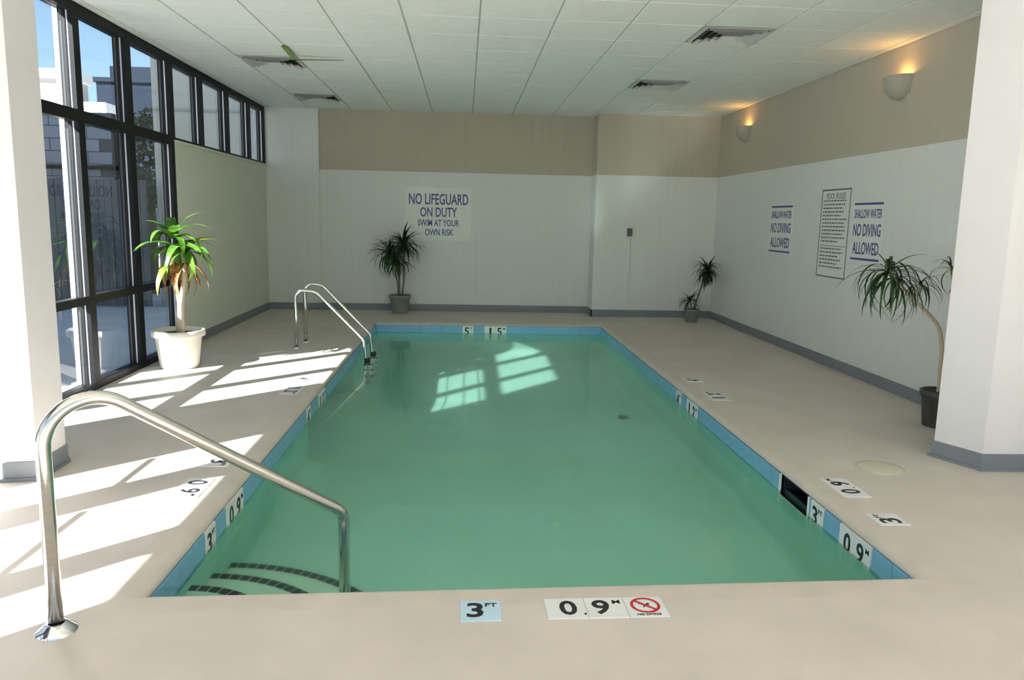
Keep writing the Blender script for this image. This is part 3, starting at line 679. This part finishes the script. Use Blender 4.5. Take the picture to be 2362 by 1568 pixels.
# corn plant by the window
P1 = (-2.665, 7.30, 0)
p1 = empty('potted_corn_plant', P1, 'corn plant with browning lower leaves in a white pot by the windows', 'plant')
pot(p1, [(0, .0), (.165, 0), (.172, .02), (.205, .29), (.235, .30), (.24, .315), (.237, .352), (.226, .358), (.215, .352), (.208, .32), (.20, .31)], .203, .315, 'potwhite')
MB().tube([(.02, 0, .30), (.022, 0, .45), (.03, .0, .60), (.028, 0, .69)], [.038, .035, .034, .042], 12).done('trunk', 'bark', p1)
MB().tube([(.012, 0, .66), (-.015, 0, .80), (-.02, 0, 1.0), (-.015, 0, 1.16)], [.028, .022, .019, .016], 10).done('stem', 'bark', p1)
MB().tube([(.045, 0, .66), (.07, .01, .80), (.075, .01, .95), (.08, .01, 1.05)], [.026, .02, .017, .014], 10).done('stem', 'bark', p1)
LV = [leaf_mesh('leaf', .42, .10, d_, 'leaf') for d_ in (1.2, 1.8, 2.4)]; LY = [leaf_mesh('leaf', .42, .088, d_, 'leafyellow') for d_ in (1.5, 2.0)]
LB = [leaf_mesh('leaf', .36, .05, d_, 'leafbrown', fold=.9) for d_ in (.9, 1.4)]
clr = lambda az, s: -2.68+.31*s*math.cos(az) > -2.945
head(p1, (-.018, 0, 1.20), LV, 13, (.3, 1.35), (.85, 1.12), R1, clr)
head(p1, (-.018, 0, 1.12), LV, 13, (-.1, .6), (.85, 1.12), R1, clr, 1.0)
head(p1, (.08, .01, 1.08), LV+LV+LY, 14, (-.1, .9), (.85, 1.12), R1, clr, .4)
head(p1, (-.01, 0, .99), LY, 4, (-.3, .1), (.8, 1.), R1, clr, 2.2, 'yellowing leaf')
head(p1, (-.018, 0, .99), LB, 10, (-1.3, -.7), (.75, 1.0), R1, clr, .2, 'dried brown leaf')
head(p1, (.075, .01, .98), LB, 10, (-1.25, -.3), (.75, 1.05), R1, clr, 1.2, 'dried brown leaf')

DV = [leaf_mesh('leaf', .40, .034, d_, 'leafdark', 6, .3) for d_ in (.9, 1.6, 2.3)]
def dracaena(name, loc, lab, potprof, soil, stems, heads, ma='potgrey', clr=None, rnd=None):
    t = empty(name, loc, lab, 'plant', 'dragon trees in pots')
    pot(t, potprof, soil[0], soil[1], ma)
    for ps, rs in stems: MB().tube(ps, rs, 8).done('stem', 'barkdark', t)
    for c, n_, el, sc in heads: head(t, c, DV, n_, el, sc, rnd or R1, (lambda az, s, c=c: clr(c, az, s)) if clr else None)
    return t
# two-headed plant before the back wall
def clrB(c, az, s): return 11.66+c[1]+.42*s*math.sin(az) < YB-.03
dracaena('potted_dragon_tree', (-.965, 11.66, 0), 'dark two-headed dragon tree in a grey pot below the lifeguard sign',
         [(0, 0), (.118, 0), (.122, .01), (.15, .225), (.168, .23), (.17, .27), (.16, .275), (.150, .27), (.147, .245)], (.147, .245),
         [([(-.02, 0, .22), (-.03, 0, .45), (-.08, -.02, .66), (-.13, -.03, .86)], [.014, .013, .012, .012]), ([(.03, 0, .22), (.06, 0, .5), (.05, .0, .8), (.06, 0, 1.0)], [.015, .013, .012, .012]), ([(.0, .01, .22), (-.01, .02, .5), (-.05, .0, .75)], [.012, .011, .01])],
         [((-.15, -.05, .90), 80, (-.6, 1.2), (.8, 1.15)), ((.05, -.03, 1.02), 84, (-.6, 1.35), (.85, 1.2)), ((-.05, -.03, .80), 36, (-.9, .5), (.75, 1.0))], clr=clrB, rnd=random.Random(5))
# two-headed plant in the far right corner
def clrC(c, az, s): return 3.36+c[0]+.42*s*math.cos(az) < XR-.03 and 11.1+c[1]+.42*s*math.sin(az) < YR-.03
dracaena('potted_dragon_tree', (3.355, 11.10, 0), 'small dark dragon tree with one high and one low crown in the far right corner',
         [(0, 0), (.085, 0), (.088, .01), (.105, .15), (.118, .155), (.12, .185), (.11, .19), (.103, .17)], (.103, .172),
         [([(0, 0, .16), (-.01, 0, .24), (-.03, 0, .31)], [.012, .011, .01]), ([(.02, 0, .16), (.08, 0, .35), (.12, -.05, .55), (.17, -.12, .76)], [.013, .012, .011, .011])],
         [((-.03, 0, .30), 44, (-.4, 1.3), (.5, .72)), ((.17, -.12, .76), 130, (-1.1, 1.2), (.55, .85))], clr=clrC, rnd=random.Random(8))
# leaning plant beside the right column
DL = [leaf_mesh('leaf', .46, .026, d_, 'leafdark', 7, .3) for d_ in (1.5, 2.1, 2.6)]
P4 = (3.505, 5.32, 0)
t4 = empty('potted_dragon_tree', P4, 'leaning dragon tree with a long bent stem behind the right column', 'plant', 'dragon trees in pots')
pot(t4, [(0, 0), (.10, 0), (.103, .01), (.125, .22), (.138, .225), (.14, .265), (.13, .27), (.122, .25)], .122, .25, 'potdark')
stem = [(-.035, -.03, .24), (-.04, -.03, .45), (-.05, -.03, .60), (-.085, -.03, .73), (-.16, -.03, .82), (-.30, -.03, .94), (-.42, -.03, 1.05), (-.50, -.03, 1.13)]
def smooth(ps, n=4):
    ps = [Vector(p) for p in ps]; o = []
    for i in range(len(ps)-1):
        p0, p1, p2, p3 = ps[max(i-1, 0)], ps[i], ps[i+1], ps[min(i+2, len(ps)-1)]
        for k in range(n):
            t_ = k/n; o.append(.5*((2*p1)+(p2-p0)*t_+(2*p0-5*p1+4*p2-p3)*t_*t_+(3*p1-p0-3*p2+p3)*t_**3))
    return o+[ps[-1]]
sm = smooth(stem); MB().tube(sm, [.016-.006*i/(len(sm)-1) for i in range(len(sm))], 10).done('stem', 'bark', t4)
MB().tube(smooth([(-.30, -.03, .94), (-.28, -.05, 1.0), (-.29, -.08, 1.05)]), .008, 8).done('stem', 'bark', t4)
MB().tube(smooth([(.01, .0, .24), (.03, -.02, .6), (-.02, -.06, 1.0), (-.10, -.12, 1.16)]), .012, 8).done('stem', 'bark', t4)
R4 = random.Random(21)
def clr4(c): return lambda az, s: 3.505+c[0]+.40*s*math.cos(az) < XR-.04 and 5.32+c[1]+.4*s*math.sin(az) > 4.72
for c, n_, el, sc in (((-.50, -.03, 1.13), 46, (-.75, 1.1), (.7, 1.0)), ((-.45, -.03, 1.09), 16, (-1.1, .2), (.75, 1.0)), ((-.29, -.08, 1.05), 20, (-.4, 1.2), (.45, .65)), ((-.10, -.12, 1.16), 20, (-.6, 1.2), (.4, .6))):
    head(t4, c, DL, n_, el, sc, R4, clr4(c))
